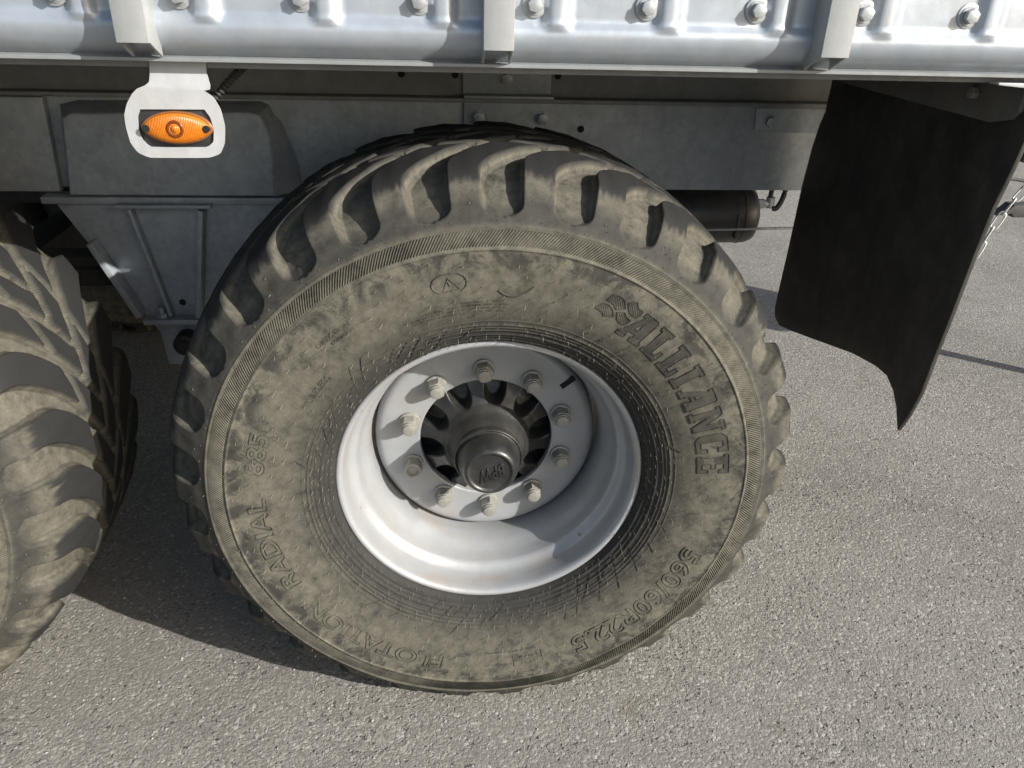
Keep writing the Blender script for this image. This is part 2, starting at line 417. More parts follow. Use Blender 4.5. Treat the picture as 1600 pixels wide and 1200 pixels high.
for nm, q in (('body_floor', (-6.0, 1.79, 0.032, 2.47, 1.346, 1.3555)), ('far_side_wall', (-6.0, 1.80, 2.472, 2.50, 1.346, 2.5)), ('end_wall', (-6.03, -6.002, 0.0, 2.5, 1.346, 2.5)), ('end_wall', (1.802, 1.83, 0.0, 2.5, 1.346, 2.5))):
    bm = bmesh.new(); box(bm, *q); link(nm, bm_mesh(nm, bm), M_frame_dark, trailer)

bm = bmesh.new()      # upright channel post
W2, d = 0.0220, -0.055
box(bm, -W2, W2, -0.0555, -0.0515, 1.3865, 2.48, 0.0012)
for sx_ in (-1, 1):
    x0_ = sx_*W2 if sx_ < 0 else W2-0.004
    prism(bm, [(-0.0513, 1.3870), (-0.0513, 2.48), (-0.003, 2.48), (-0.003, 1.3640)], 0, x0_, x0_+0.004, 0.0008)
post_me = bm_mesh('upright_post', bm, 30)
for x in (-1.520, -1.015, -0.511, -0.004, 0.5005, 1.005, 1.51):
    p = link('upright_post', post_me, M_post, trailer, (x, 0, 0))

# -- chassis
bm = bmesh.new()
box(bm, -5.9, 1.30, 0.752, 0.764, 0.982, 1.195, 0.002)           # web
box(bm, -5.9, 1.30, 0.766, 0.85, 0.980, 0.992, 0.002)            # lower flange
chassis = link('chassis_beam', bm_mesh('chassis_beam', bm, 30), M_frame, trailer)
bm = bmesh.new(); box(bm, -5.9, 1.30, 0.726, 0.82, 1.197, 1.2072, 0.003)
link('upper_lip', bm_mesh('upper_lip', bm, 30), M_frame_dark, chassis)
bm = bmesh.new()
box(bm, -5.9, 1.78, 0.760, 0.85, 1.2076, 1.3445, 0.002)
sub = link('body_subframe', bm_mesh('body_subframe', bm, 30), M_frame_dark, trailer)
bm = bmesh.new(); cyl(bm, (0, 0, 0), 'y', 0.0085, 0.002, 20)
hole_me = bm_mesh('bolt_hole', bm)  # solid disc, the dark inside a hole painted black
for x, z in ((-0.177, 1.256), (-0.048, 1.256), (0.203, 1.258)):
    link('bolt_hole', hole_me, M_hole, sub, (x, 0.7595, z))
link('bolt_hole', hole_me, M_hole, chassis, (0.267, 0.7515, 1.134))
# joint plate with three bolts
bm = bmesh.new()
prism(bm, [(-0.027, 1.212), (-0.027, 1.130), (0.186, 1.121), (0.195, 1.130), (0.195, 1.208)], 1, 0.742, 0.7505, 0.001)
box(bm, -0.030, 0.187, 0.752, 0.7585, 1.2125, 1.300, 0.002)
box(bm, -0.028, 0.190, 0.712, 0.752, 1.2085, 1.2155, 0.002)
jp = link('joint_plate', bm_mesh('joint_plate', bm, 30), M_frame, trailer)
bm = bmesh.new()
cyl(bm, (0, -0.002, 0), 'y', 0.0165, 0.004, 24)
cyl(bm, (0, -0.0105, 0), 'y', 0.0138, 0.013, 6, bev=0.0014)
hexb = bm_mesh('hex_bolt', bm, 35)
for x, y, z in ((0.077, 0.752, 1.251), (0.009, 0.742, 1.162), (0.167, 0.742, 1.161)):
    link('bolt', hexb, M_bolt, jp, (x, y, z), (0, random.random(), 0))
bm = bmesh.new()
prism(bm, [(0.712, 1.192), (0.716, 1.138), (0.80, 1.132), (1.1, 1.132), (1.1, 1.192)], 1, 0.746, 0.7515, 0.001)
ep = link('end_plate', bm_mesh('end_plate', bm, 30), M_frame, trailer)
link('bolt', hexb, M_frame, ep, (0.752, 0.746, 1.160), (0, 0.3, 0))

# -- suspension hanger, box cheek above and plate below
bm = bmesh.new()
fr_ = [(-0.945, 1.158), (-0.925, 1.168), (-0.525, 1.176), (-0.506, 1.170), (-0.497, 1.150), (-0.490, 1.132), (-0.487, 1.05), (-0.492, 0.980), (-0.968, 0.980)]
bk_ = [(-0.975, 1.176), (-0.935, 1.186), (-0.515, 1.190), (-0.494, 1.182), (-0.484, 1.158), (-0.470, 1.144), (-0.440, 1.05), (-0.436, 0.974), (-0.985, 0.974)]
va = [bm.verts.new((p[0], 0.676, p[1])) for p in fr_]; vb = [bm.verts.new((p[0], 0.7505, p[1])) for p in bk_]
fa = bm.faces.new(va); bm.faces.new(vb[::-1])
for i in range(9): bm.faces.new((va[i], vb[i], vb[(i+1) % 9], va[(i+1) % 9]))
bmesh.ops.recalc_face_normals(bm, faces=bm.faces)
bmesh.ops.bevel(bm, geom=list(fa.edges), offset=0.005, segments=3, affect='EDGES', profile=0.5)
hg = link('suspension_hanger', bm_mesh('suspension_hanger', bm, 30), M_frame, trailer)
bm = bmesh.new()
prism(bm, [(-1.6, 1.195), (-1.003, 1.195), (-1.003, 1.145), (-1.012, 0.975), (-1.6, 0.975)], 1, 0.728, 0.7505, 0.003)
link('cheek_panel', bm_mesh('cheek_panel', bm, 30), M_frame, hg)
bm = bmesh.new()
prism(bm, [(-1.022, 0.952), (-0.44, 0.952), (-0.49, 0.884), (-0.700, 0.676), (-0.735, 0.640), (-0.790, 0.508), (-0.830, 0.508), (-0.837, 0.604), (-0.857, 0.641)], 1, 0.712, 0.724, 0.002)
hp = link('hanger_plate', bm_mesh('hanger_plate', bm, 30), M_frame, hg)
bm = bmesh.new(); box(bm, -1.045, -0.44, 0.690, 0.7505, 0.9545, 0.9720, 0.003)
link('top_flange', bm_mesh('top_flange', bm, 30), M_frame, hg)
bm = bmesh.new(); box(bm, -0.872, -0.645, 0.668, 0.688, 0.9500, 0.9590, 0.002)
link('top_strip', bm_mesh('top_strip', bm, 30), M_frame, hg)
def strip(p, q, w, y0, y1, name, mat=None, end=0.0):
    a = Vector((p[0], p[1])); b = Vector((q[0], q[1])); t = (b-a).normalized(); n = Vector((-t.y, t.x))*w/2
    bm = bmesh.new(); prism(bm, [tuple(a+n), tuple(b+n), tuple(b-n), tuple(a-n)], 1, y0, y1, 0.002)
    return link(name, bm_mesh(name, bm, 30), mat or M_frame, hg)
strip((-0.948, 0.862), (-0.866, 0.665), 0.016, 0.668, 0.711, 'gusset')
strip((-0.845, 0.944), (-0.793, 0.660), 0.010, 0.686, 0.711, 'gusset')
strip((-0.672, 0.944), (-0.722, 0.660), 0.013, 0.672, 0.711, 'gusset')
bm = bmesh.new(); box(bm, -0.862, -0.715, 0.676, 0.711, 0.640, 0.655, 0.003)
link('lower_flange', bm_mesh('lower_flange', bm, 30), M_frame, hg)
bm = bmesh.new()
cyl(bm, (0, 0, 0.006), 'z', 0.015, 0.012, 6, bev=0.001); cyl(bm, (0, 0, 0.021), 'z', 0.009, 0.018, 16)
link('bolt', bm_mesh('shackle_bolt', bm, 35), M_bolt, hg, (-0.815, 0.693, 0.656))
link('bolt_hole', hole_me, M_hole, hg, (-0.765, 0.7115, 0.690))
bm = bmesh.new(); cyl(bm, (0, 0, 0), 'y', 0.030, 0.05, 28, bev=0.004); cyl(bm, (0, -0.027, 0), 'y', 0.014, 0.006, 20)
link('pivot_bush', bm_mesh('pivot_bush', bm, 35), M_bush, hg, (-0.765, 0.690, 0.585))
for z0, z1, x0, x1 in ((0.70, 0.75, -2.1, 0.35), (0.752, 0.785, -1.9, 0.15)):
    bm = bmesh.new(); box(bm, x0, x1, 0.80, 0.88, z0, z1, 0.008); link('leaf_spring', bm_mesh('leaf_spring', bm), M_dark, trailer)

# -- side marker lamp on its bracket
bo = [(-0.520, 1.3565), (-0.438, 1.3565), (-0.439, 1.341), (-0.435, 1.323), (-0.436, 1.317), (-0.445, 1.315), (-0.432, 1.306), (-0.424, 1.288), (-0.421, 1.263), (-0.425, 1.237), (-0.433, 1.222), (-0.447, 1.215), (-0.546, 1.214), (-0.559, 1.223), (-0.567, 1.237), (-0.569, 1.262), (-0.568, 1.279), (-0.561, 1.295), (-0.551, 1.309), (-0.542, 1.317), (-0.530, 1.321), (-0.523, 1.326), (-0.521, 1.337)]
bi = [(-0.543, 1.287), (-0.448, 1.288), (-0.441, 1.277), (-0.438, 1.260), (-0.441, 1.241), (-0.448, 1.231), (-0.544, 1.230), (-0.549, 1.245), (-0.551, 1.259), (-0.549, 1.276)]
def rounded(p, keep=()):
    out = []; n = len(p)
    for i in range(n):
        if i in keep: out.append(p[i]); continue
        for k in (0.25, 0.5, 0.75):
            a, b, c = p[i-1], p[i], p[(i+1) % n]
            m0 = ((a[0]+b[0])/2, (a[1]+b[1])/2); m1 = ((b[0]+c[0])/2, (b[1]+c[1])/2)
            q = [(1-k)**2*m0[j]+2*k*(1-k)*b[j]+k*k*m1[j] for j in (0, 1)]
            out.append(tuple(q[j]*0.55+b[j]*0.45 if k == 0.5 else q[j] for j in (0, 1)))
    return out
bo = rounded(bo, (0, 1, 3, 4, 5)); bi = rounded(bi, (0, 1))
bm = bmesh.new(); prism(bm, bo, 1, 0.018, 0.0215, hole=bi)
for v in bm.verts:      # the tab is folded back above the frame
    v.co.y += 0.25*max(0, v.co.z-1.319)
lamp = link('marker_lamp', bm_mesh('marker_lamp', bm, 25), M_plate, trailer)
bm = bmesh.new(); box(bm, -0.556, -0.434, 0.0225, 0.040, 1.224, 1.294, 0.004)
link('lamp_housing', bm_mesh('lamp_housing', bm, 30), M_black, lamp)
def lens(a, b, prof_, name, mat, cx=-0.492, cz=1.2605):
    n = 48; v = []; f = []
    for (k, y) in prof_:
        for t in np.linspace(0, 2*np.pi, n, endpoint=False):
            c, s = math.cos(t), math.sin(t)
            # pointed oval
            e = 0.86
            v.append((cx + a*k*math.copysign(abs(c)**1.0, c), y, cz + b*k*math.copysign(abs(s)**(1/e), s)))
    m = len(prof_)
    for i in range(m-1):
        for j in range(n): f.append((i*n+j, i*n+(j+1) % n, (i+1)*n+(j+1) % n, (i+1)*n+j))
    f.append(tuple(range((m-1)*n, m*n)))
    return link(name, mesh_np(name, v, f), mat, lamp)
lens(0.0535, 0.0245, [(1.0, 0.0224), (1.0, 0.016), (0.97, 0.0145), (0.93, 0.0145), (0.92, 0.016)], 'lens_rim', M_amber_edge)
lens(0.0500, 0.0222, [(1.0, 0.016), (1.0, 0.012), (0.95, 0.0095), (0.7, 0.007), (0.4, 0.006), (0.1, 0.0058)], 'lens', M_amber)
v, f = lathe_y([(0.0135, 0.0075), (0.0125, 0.0050), (0.0105, 0.0045), (0.0088, 0.0056), (0.0070, 0.0066)], 32)
link('lens_bulb', mesh_np('lens_bulb', v, f), M_amber_dark, lamp, (-0.493, 0, 1.2605))
v, f = lathe_y([(0.0070, 0.0066), (0.0055, 0.0050), (0.0030, 0.0036), (0.0, 0.0032)], 24)
link('bulb_core', mesh_np('bulb_core', v, f), M_amber, lamp, (-0.493, 0, 1.2605))
for x in (-0.5365, -0.4475):
    bm = bmesh.new(); cyl(bm, (x, 0.0105, 1.2605), 'y', 0.0055, 0.006, 16); link('screw', bm_mesh('screw', bm, 40), M_hole, lamp)
pp = smooth_pts([(-0.375, 0.10, 1.362), (-0.392, 0.082, 1.346), (-0.420, 0.066, 1.320), (-0.450, 0.055, 1.288), (-0.475, 0.045, 1.268)], 14)
bm = tube([tuple(p) for p in pp], [0.0048+0.0026*(i % 2) for i in range(len(pp))], 10)
link('lamp_conduit', bm_mesh('lamp_conduit', bm, 60), M_black, lamp)

# -- air tank, cable
bm = bmesh.new()
tp = [(0.0, -0.30), (0.06, -0.298), (0.078, -0.285), (0.082, -0.265), (0.082, 0.14), (0.0832, 0.141), (0.0832, 0.146), (0.082, 0.147), (0.081, 0.165), (0.074, 0.182), (0.055, 0.192), (0.0, 0.195)]
v, f = lathe_y(tp, 48)
v = v[:, [1, 0, 2]]
tank = link('air_tank', mesh_np('air_tank', v, f), M_black, trailer, (0.622, 0.90, 0.876)); tank.data.set_sharp_from_angle(angle=R(40))
bm = bmesh.new()
cyl(bm, (0.205, 0, 0.03), 'x', 0.014, 0.03, 6); cyl(bm, (0.225, 0, 0.03), 'x', 0.010, 0.03, 16); cyl(bm, (0.238, 0, 0.034), 'z', 0.012, 0.03, 12)
link('tank_fitting', bm_mesh('tank_fitting', bm, 35), M_bolt, tank)
hp_ = smooth_pts([(0.236, 0, 0.045), (0.236, 0.0, 0.10), (0.236, 0.02, 0.16)], 8)
bm = tube([tuple(p) for p in hp_], 0.007, 10); link('air_hose', bm_mesh('air_hose', bm, 60), M_black, tank)
hp_ = smooth_pts([(0.243, -0.01, 0.018), (0.256, -0.012, 0.022), (0.268, -0.012, 0.05), (0.272, -0.01, 0.09), (0.27, 0.01, 0.15)], 8)
bm = tube([tuple(p) for p in hp_], 0.0075, 10); link('air_hose', bm_mesh('air_hose', bm, 60), M_black, tank)
bm = bmesh.new(); box(bm, 0.115, 0.124, -0.083, -0.070, -0.05, 0.02, 0.002); link('tank_clip', bm_mesh('tank_strap', bm), M_black, tank)
bm = tube([(-0.3, 0.80, 0.842), (0.65, 0.792, 0.862), (1.25, 0.785, 0.876)], 0.0038, 8)
link('brake_cable', bm_mesh('brake_cable', bm, 60), M_bolt, trailer)

# -- mud flap
FL = [(0.679, 1.342), (0.679, 1.274), (0.681, 1.195), (0.694, 1.162), (0.706, 1.105), (0.714, 1.004), (0.712, 0.814), (0.716, 0.66), (0.705, 0.635), (0.676, 0.622), (0.611, 0.634), (0.48, 0.663), (0.35, 0.693), (0.256, 0.706), (0.21, 0.705), (0.176, 0.686), (0.151, 0.659), (0.124, 0.613), (0.104, 0.663), (0.086, 0.727), (0.076, 0.815), (0.062, 0.919), (0.051, 1.04), (0.041, 1.133), (0.025, 1.206), (0.017, 1.254), (0.006, 1.342)]
bm = bmesh.new(); prism(bm, FL, 0, 0.0, 0.009, 0.0012)
bmesh.ops.triangulate(bm, faces=bm.faces)
for it in range(3):
    bmesh.ops.subdivide_edges(bm, edges=[e for e in bm.edges if e.calc_length() > 0.06], cuts=1, use_grid_fill=True)
    bmesh.ops.triangulate(bm, faces=bm.faces)
for v in bm.verts:
    yy, zz = v.co.y, v.co.z
    v.co.x += 0.90 - 0.057*(yy-0.02) + 0.010*math.sin(yy*6.0)*sstep(1.3, 0.7, zz) + 0.012*sstep(0.95, 0.6, zz)*(0.5-yy)
flap = link('mud_flap', bm_mesh('mud_flap', bm, 40), M_flap, trailer)
bm = bmesh.new(); prism(bm, [(0.69, 1.285), (0.64, 1.272), (0.10, 1.272), (0.050, 1.285), (0.036, 1.300), (0.036, 1.343), (0.69, 1.343)], 0, -0.012, -0.002, 0.002)
for v in bm.verts: v.co.x += 0.90 - 0.057*(v.co.y-0.02)
link('clamp_bar', bm_mesh('clamp_bar', bm, 30), M_clamp, flap)
bm = bmesh.new(); cyl(bm, (0, 0, 0), 'x', 0.011, 0.012, 6, bev=0.001); cb_me = bm_mesh('clamp_bolt', bm, 35)
for y in (0.15, 0.38, 0.60): link('clamp_bolt', cb_me, M_frame_dark, flap, (0.882-0.057*y, y, 1.315))
bm = bmesh.new(); prism(bm, [(0.815, 1.3455), (0.815, 1.3490), (1.0, 1.3490), (1.0, 1.342), (0.86, 1.342)], 1, 0.004, 0.03, 0.0006)
link('flap_bracket', bm_mesh('flap_bracket', bm, 30), M_plate, trailer)

# -- rear: tow bar, its leg, cable
bm = bmesh.new()
prism(bm, [(2.080, 0.678), (2.120, 0.700), (2.140, 0.721), (2.62, 0.726), (2.62, 0.668), (2.15, 0.672), (2.14, 0.686)], 1, 1.57, 1.63, 0.004)
box(bm, 2.106, 2.62, 1.56, 1.64, 0.885, 0.985, 0.008)
box(bm, 2.50, 2.80, 1.25, 1.68, 0.60, 0.76, 0.01)
box(bm, 2.622, 2.70, 1.42, 1.64, 0.762, 1.30, 0.006); box(bm, 2.56, 2.70, 1.575, 1.625, 0.64, 0.70, 0.004); box(bm, 1.80, 2.70, 1.42, 1.50, 1.301, 1.345, 0.004)
tow = link('tow_bar', bm_mesh('tow_bar', bm, 30), M_dark, trailer)
bm = bmesh.new(); cyl(bm, (2.66, 1.38, 0.31), 'z', 0.032, 0.58, 20); cyl(bm, (2.66, 1.38, 0.012), 'z', 0.09, 0.024, 24)
link('support_leg', bm_mesh('support_leg', bm, 35), M_dark, tow)
bm = tube([(2.02, 1.6, 0.83), (2.084, 1.6, 0.820), (2.17, 1.6, 0.808), (2.6, 1.6, 0.75)], 0.006, 8)
link('release_cable', bm_mesh('release_cable', bm, 60), M_dark, tow)

# -- axles
for x in (0.0, -1.411):
    bm = bmesh.new(); box(bm, x-0.06, x+0.06, 0.45, 2.05, 0.52, 0.66, 0.01); ax_ = link('axle', bm_mesh('axle', bm, 30), M_dark, trailer)
    for y in (0.40, 2.10):
        bm = bmesh.new(); cyl(bm, (x, y, 0.595), 'y', 0.20, 0.30, 40); link('brake_drum', bm_mesh('brake_drum', bm, 30), M_dark, ax_)

for nm in ('chassis_beam', 'body_subframe', 'suspension_hanger', 'leaf_spring', 'leaf_spring.001'):      # the same frame on the other side
    o = bpy.data.objects[nm]; c = copy_part(o, trailer, (0, 2.5, 0)); c.scale = (1, -1, 1)
    for ch in o.children:
        if ch.name.split('.')[0] in ('hanger_plate', 'cheek_panel'): copy_part(ch, c)
bm = bmesh.new(); box(bm, -0.78, -0.66, 0.86, 1.64, 0.98, 1.18, 0.004)
link('cross_member', bm_mesh('cross_member', bm, 30), M_dark, trailer)

# ------------------------------------------------------------------ wheel
HZ = 0.600                      # axle height
side_pts = [(0.2965, 0.014), (0.300, 0.001), (0.306, -0.009), (0.315, -0.017), (0.330, -0.0275), (0.350, -0.0375), (0.372, -0.045), (0.400, -0.052), (0.430, -0.057), (0.460, -0.060), (0.490, -0.0605), (0.510, -0.0585), (0.526, -0.0545), (0.541, -0.0470), (0.556, -0.0395), (0.575, -0.0265), (0.592, -0.0105), (0.6045, 0.012), (0.6115, 0.045), (0.615, 0.08), (0.619, 0.14), (0.6215, 0.22)]
YC = 0.22
cur = smooth_pts(side_pts, 12)
ds = np.r_[0, np.cumsum(np.hypot(*np.diff(cur, axis=0).T))]
def at_s(s): return np.stack([np.interp(s, ds, cur[:, 0]), np.interp(s, ds, cur[:, 1])], -1)
def s_of_r(r): return np.interp(r, cur[:, 0], ds)
S_TOT = ds[-1]
def step_for(s):
    r = at_s(s)[0]
    if r < 0.366: return 0.0011
    if r < 0.486: return 0.0045
    if r < 0.534: return 0.0011
    return 0.0026
sl = [0.0]
while sl[-1] < S_TOT: sl.append(sl[-1]+step_for(sl[-1]))
sl = np.array(sl[:-1]); sl = np.append(sl, S_TOT)
P0 = at_s(sl)
tan = np.gradient(P0, axis=0); tan /= np.linalg.norm(tan, axis=1)[:, None]
nor = np.stack([-tan[:, 1], tan[:, 0]], 1)            # (r, y): outward
if nor[len(nor)//3, 1] > 0: nor = -nor
half_n = len(sl)
# mirror
r_all = np.r_[P0[:, 0], P0[::-1, 0][1:]]; y_all = np.r_[P0[:, 1], (2*YC-P0[::-1, 1])[1:]]
nr = np.r_[nor[:, 0], nor[::-1, 0][1:]]; ny = np.r_[nor[:, 1], -nor[::-1, 1][1:]]
s_all = np.r_[sl, sl[::-1][1:]]; side_sgn = np.r_[np.ones(half_n), -np.ones(half_n-1)]
SEG = 2160; PITCH_T = 2*np.pi/30
TH = np.linspace(0, 2*np.pi, SEG, endpoint=False)
TT, SS = np.meshgrid(TH, s_all, indexing='ij')
YY = np.broadcast_to(np.where(side_sgn > 0, y_all, 2*YC-y_all), TT.shape)     # depth measured from the near shoulder
RR = np.broadcast_to(r_all, TT.shape)
S_P = s_of_r(0.541)
def wallf(dist):
    """crisp upper edge, sloped wall, rounded foot"""
    return 1 - np.power(1 - np.clip(-dist/0.0085, 0, 1), 1.5)
def groove(phase, over):
    """depth mask of the curved grooves of one half of the tread"""
    y = np.clip(YY, 0, 0.25) + over
    shift = np.radians(1.2 + 17.0*np.power(np.clip(y, 0, 0.4)/0.2, 2.1))
    v = SS - S_P
    hw = np.radians(3.55) * (1 - 0.33*sstep(0.085, 0.17, v))
    hw = hw*np.sqrt(np.clip(1-np.clip((0.022-v)/0.022, 0, 1)**2, 0, 1))          # rounded foot of the pocket
    dth = (TT - phase - shift + PITCH_T/2) % PITCH_T - PITCH_T/2
    slope = np.radians(17*2.1/0.2*np.power(np.clip(y, 0, 0.4)/0.2, 1.1))*0.61
    cosn = 1/np.sqrt(1+slope**2)
    dist = (np.abs(dth) - hw)*0.61*cosn
    m = wallf(dist)
    # notch through the lug to the next groove
    rel = (TT - phase - shift) % PITCH_T
    nd = np.abs(y-0.160) - 0.0065
    notch = (1 - sstep(-0.003, 0.003, nd))*((rel > np.radians(2.2)) & (rel < PITCH_T-np.radians(2.2)))*0.75
    m = np.maximum(m, notch)
    return m*(v > 0)
phase0 = np.radians(-0.4)
near = (side_sgn > 0)[None, :]
m1 = groove(phase0, 0.0); m2 = groove(phase0+PITCH_T/2, 0.0)
msk = np.where(near, m1, m2)
# each half's grooves run a little past the centre line
over = YC + (YC - YY)
mo = np.where(over < 0.233, 1.0, 0.0)
def past(phase):
    shift = np.radians(1.2 + 17.0*np.power(np.clip(over, 0, 0.4)/0.2, 2.1))
    dth = (TT - phase - shift + PITCH_T/2) % PITCH_T - PITCH_T/2
    slope = np.radians(17*2.1/0.2*np.power(np.clip(over, 0, 0.4)/0.2, 1.1))*0.61
    return wallf((np.abs(dth)-np.radians(1.75))*0.61/np.sqrt(1+slope**2))
msk = np.maximum(msk, mo*np.where(near, past(phase0+PITCH_T/2), past(phase0)))
VV = np.clip(SS - S_P, 0, None)
depth = -msk*np.interp(VV, [0.0, 0.012, 0.03, 0.06, 0.09, 0.15, 0.3], [0.007, 0.014, 0.022, 0.028, 0.026, 0.0215, 0.0205])
# rings of the sidewall
ring = np.zeros_like(sl)
for r0, w, h in ((0.311, 0.0018, 0.0016), (0.3185, 0.0012, 0.0012), (0.326, 0.0016, 0.0016), (0.336, 0.0012, 0.0014), (0.3425, 0.0012, 0.0012), (0.349, 0.0014, 0.0016), (0.358, 0.0010, 0.0008), (0.4915, 0.0022, 0.0024), (0.5275, 0.0016, 0.0016)):
    ring += (1.35*h if r0 < 0.4 else h)*np.exp(-((P0[:, 0]-r0)/w)**2)
ring += -0.0016*sstep(0.4955, 0.4975, P0[:, 0])*(1-sstep(0.522, 0.524, P0[:, 0]))
ring_all = np.r_[ring, ring[::-1][1:]]
lug_edge = 0.0012*np.sin(TT*30*3+1)*0.3*(RR > 0.55)
depth = depth + ring_all[None, :] + lug_edge
# slow unevenness
depth += 0.0006*np.sin(7*TT+RR*40)+0.0004*np.sin(19*TT-RR*90)
def deform(X, Y, Z):
    """load: flat where it stands, bulged sidewall just above"""
    k = np.clip((-Z-0.33)/0.27, 0, 1)
    rad = np.hypot(X, Z)
    bul = k*k*np.sin(np.pi*np.clip((rad-0.31)/0.31, 0, 1))
    Yd = np.where(Y < YC, Y - 0.010*bul, Y + 0.010*bul)
    e = 0.004; t = (Z + HZ - 0.001)
    Zd = np.where(t > 6*e, t, e*np.log1p(np.exp(np.clip(t/e, -40, 40)))) - HZ + 0.001
    return X, Yd, Zd
r_f = RR + depth*nr[None, :]; y_f = y_all[None, :] + depth*ny[None, :]
X, Y, Z = deform(r_f*np.sin(TT), y_f, r_f*np.cos(TT))
V = np.stack([X, Y, Z], -1).reshape(-1, 3)
n = len(s_all)
idx = np.arange(SEG*n).reshape(SEG, n); nx = np.roll(idx, -1, 0)
F = np.stack([idx[:, :-1], idx[:, 1:], nx[:, 1:], nx[:, :-1]], -1).reshape(-1, 4)
me = bpy.data.meshes.new('tyre')
me.vertices.add(len(V)); me.vertices.foreach_set('co', V.astype(np.float32).ravel())
me.loops.add(F.size); me.loops.foreach_set('vertex_index', F.astype(np.int32).ravel())
me.polygons.add(len(F)); me.polygons.foreach_set('loop_start', np.arange(0, F.size, 4, dtype=np.int32))
me.polygons.foreach_set('use_smooth', np.ones(len(F), dtype=bool))
me.update(calc_edges=True); me.validate()
# where dust lies: by the rim little, sidewall and groove much, tread faces brushed clean with a ragged limit
dust = np.interp(P0[:, 0], [0.30, 0.33, 0.36, 0.385, 0.42, 0.48, 0.522, 0.535, 0.562, 0.582, 0.60], [0.12, 0.18, 0.42, 0.64, 0.80, 0.95, 0.95, 0.26, 0.24, 0.68, 0.72])
dust = np.r_[dust, dust[::-1][1:]][None, :] + 0*TT
def rough_line(width):
    k = np.exp(-(np.arange(-4*width, 4*width+1)/width)**2); a_ = rng.normal(size=SEG); a_ = np.convolve(np.r_[a_[-5*width:], a_, a_[:5*width]], k, 'same')[5*width:-5*width]
    return a_/a_.std()
rag = (0.0034*rough_line(24)+0.0024*rough_line(8)+0.0022*rough_line(2))[:, None]
face_clean = sstep(0.586, 0.598, RR+rag)
top = dust*(1-face_clean)+0.03*face_clean
wall = np.clip(1-np.abs(msk-0.55)/0.45, 0, 1)
dust_f = top*(1-msk)+msk*(0.38+0.40*sstep(0.545, 0.578, RR))
dust_f = np.maximum(dust_f, 1.15*wall*sstep(0.545, 0.575, RR))
a = me.attributes.new('dust_mask', 'FLOAT', 'POINT'); a.data.foreach_set('value', dust_f.astype(np.float32).ravel())
tyre_me = me

def surf(th, r, lift=0.0):
    y = np.interp(r, cur[:, 0], cur[:, 1])
    X, Y, Z = deform(np.asarray(r)*np.sin(th), y - lift, np.asarray(r)*np.cos(th))
    return np.stack([X, Y, Z], -1)

# rim barrel (the wheel object itself)
barrel = [(0.3005, 0.030), (0.3015, 0.012), (0.3022, 0.004), (0.3005, -0.0015), (0.2970, -0.0035), (0.2925, -0.0025), (0.2890, 0.0010), (0.2868, 0.0065), (0.2855, 0.014), (0.2835, 0.030), (0.2815, 0.044), (0.2780, 0.052), (0.2715, 0.0585), (0.2665, 0.063), (0.2640, 0.070), (0.2615, 0.085), (0.2575, 0.098), (0.2500, 0.112), (0.2455, 0.125), (0.2435, 0.145), (0.2425, 0.20), (0.2425, 0.36), (0.285, 0.40), (0.300, 0.43), (0.302, 0.42), (0.29, 0.38), (0.26, 0.33), (0.26, 0.12), (0.29, 0.05)]
v, f = lathe_y(barrel, 160, True)
wheel_me = mesh_np('wheel', v, f); wheel_me.set_sharp_from_angle(angle=R(50))
# disc with centre hole and valve slot
disc = smooth_pts([(0.1405, 0.172), (0.1405, 0.1575), (0.1425, 0.154), (0.150, 0.1535), (0.190, 0.1535), (0.213, 0.1540), (0.224, 0.1565), (0.2315, 0.163), (0.2355, 0.174), (0.2375, 0.20)], 5)
v, f = lathe_y([tuple(p) for p in disc], 160)
disc_me = mesh_np('wheel_disc', v, f); disc_me.set_sharp_from_angle(angle=R(45))
bm = bmesh.new(); box(bm, -0.006, 0.006, -0.0008, 0.004, -0.016, 0.018, 0.0)
slot_me = bm_mesh('valve_slot', bm)  # solid block, its black colour stands for the shade in the slot
# hub: bell with ten arms and hollows between
rad = np.concatenate([[0.060], np.linspace(0.064, 0.155, 64)]); th = np.linspace(0, 2*np.pi, 480, endpoint=False)
T2, R2 = np.meshgrid(th, rad, indexing='ij')
yb = np.interp(R2, [0.060, 0.070, 0.077, 0.083, 0.094, 0.110, 0.130, 0.155], [0.080, 0.083, 0.100, 0.120, 0.136, 0.147, 0.157, 0.168])
sec = 2*np.pi/10
dth = (T2 - R(8) + sec/2) % sec - sec/2
hwid = R(9.6)*(0.62 + 0.38*sstep(0.085, 0.115, R2))
inn = 0.084
arcd = np.hypot(np.clip(inn+0.020-R2, 0, None), dth*R2) - np.minimum(hwid*R2, 0.020)
pocket = 1 - sstep(-0.0045, 0.0045, arcd)
pocket *= (R2 > inn-0.006)
yb = yb + 0.040*pocket*sstep(0.078, 0.094, R2) - 0.004*(1-pocket)*sstep(0.10, 0.14, R2)*np.cos(dth/sec*2*np.pi)
V = np.stack([R2*np.sin(T2), yb, R2*np.cos(T2)], -1).reshape(-1, 3)
m_ = len(rad); ii = np.arange(len(th)*m_).reshape(len(th), m_); jj = np.roll(ii, -1, 0)
F = np.stack([ii[:, :-1], ii[:, 1:], jj[:, 1:], jj[:, :-1]], -1).reshape(-1, 4)
hub_me = mesh_np('hub', V, F)
cap_p = smooth_pts([(0.0700, 0.095), (0.0712, 0.084), (0.0708, 0.074), (0.0690, 0.0705), (0.0655, 0.0720), (0.0635, 0.0710), (0.0628, 0.060), (0.0610, 0.048), (0.0575, 0.036), (0.0530, 0.0265), (0.0490, 0.0222), (0.0455, 0.0210), (0.0430, 0.0222), (0.0405, 0.0240), (0.0350, 0.0245), (0.0, 0.0245)], 3)
v, f = lathe_y([tuple(p) for p in cap_p], 72)
cap_me = mesh_np('hub_cap', v, f)

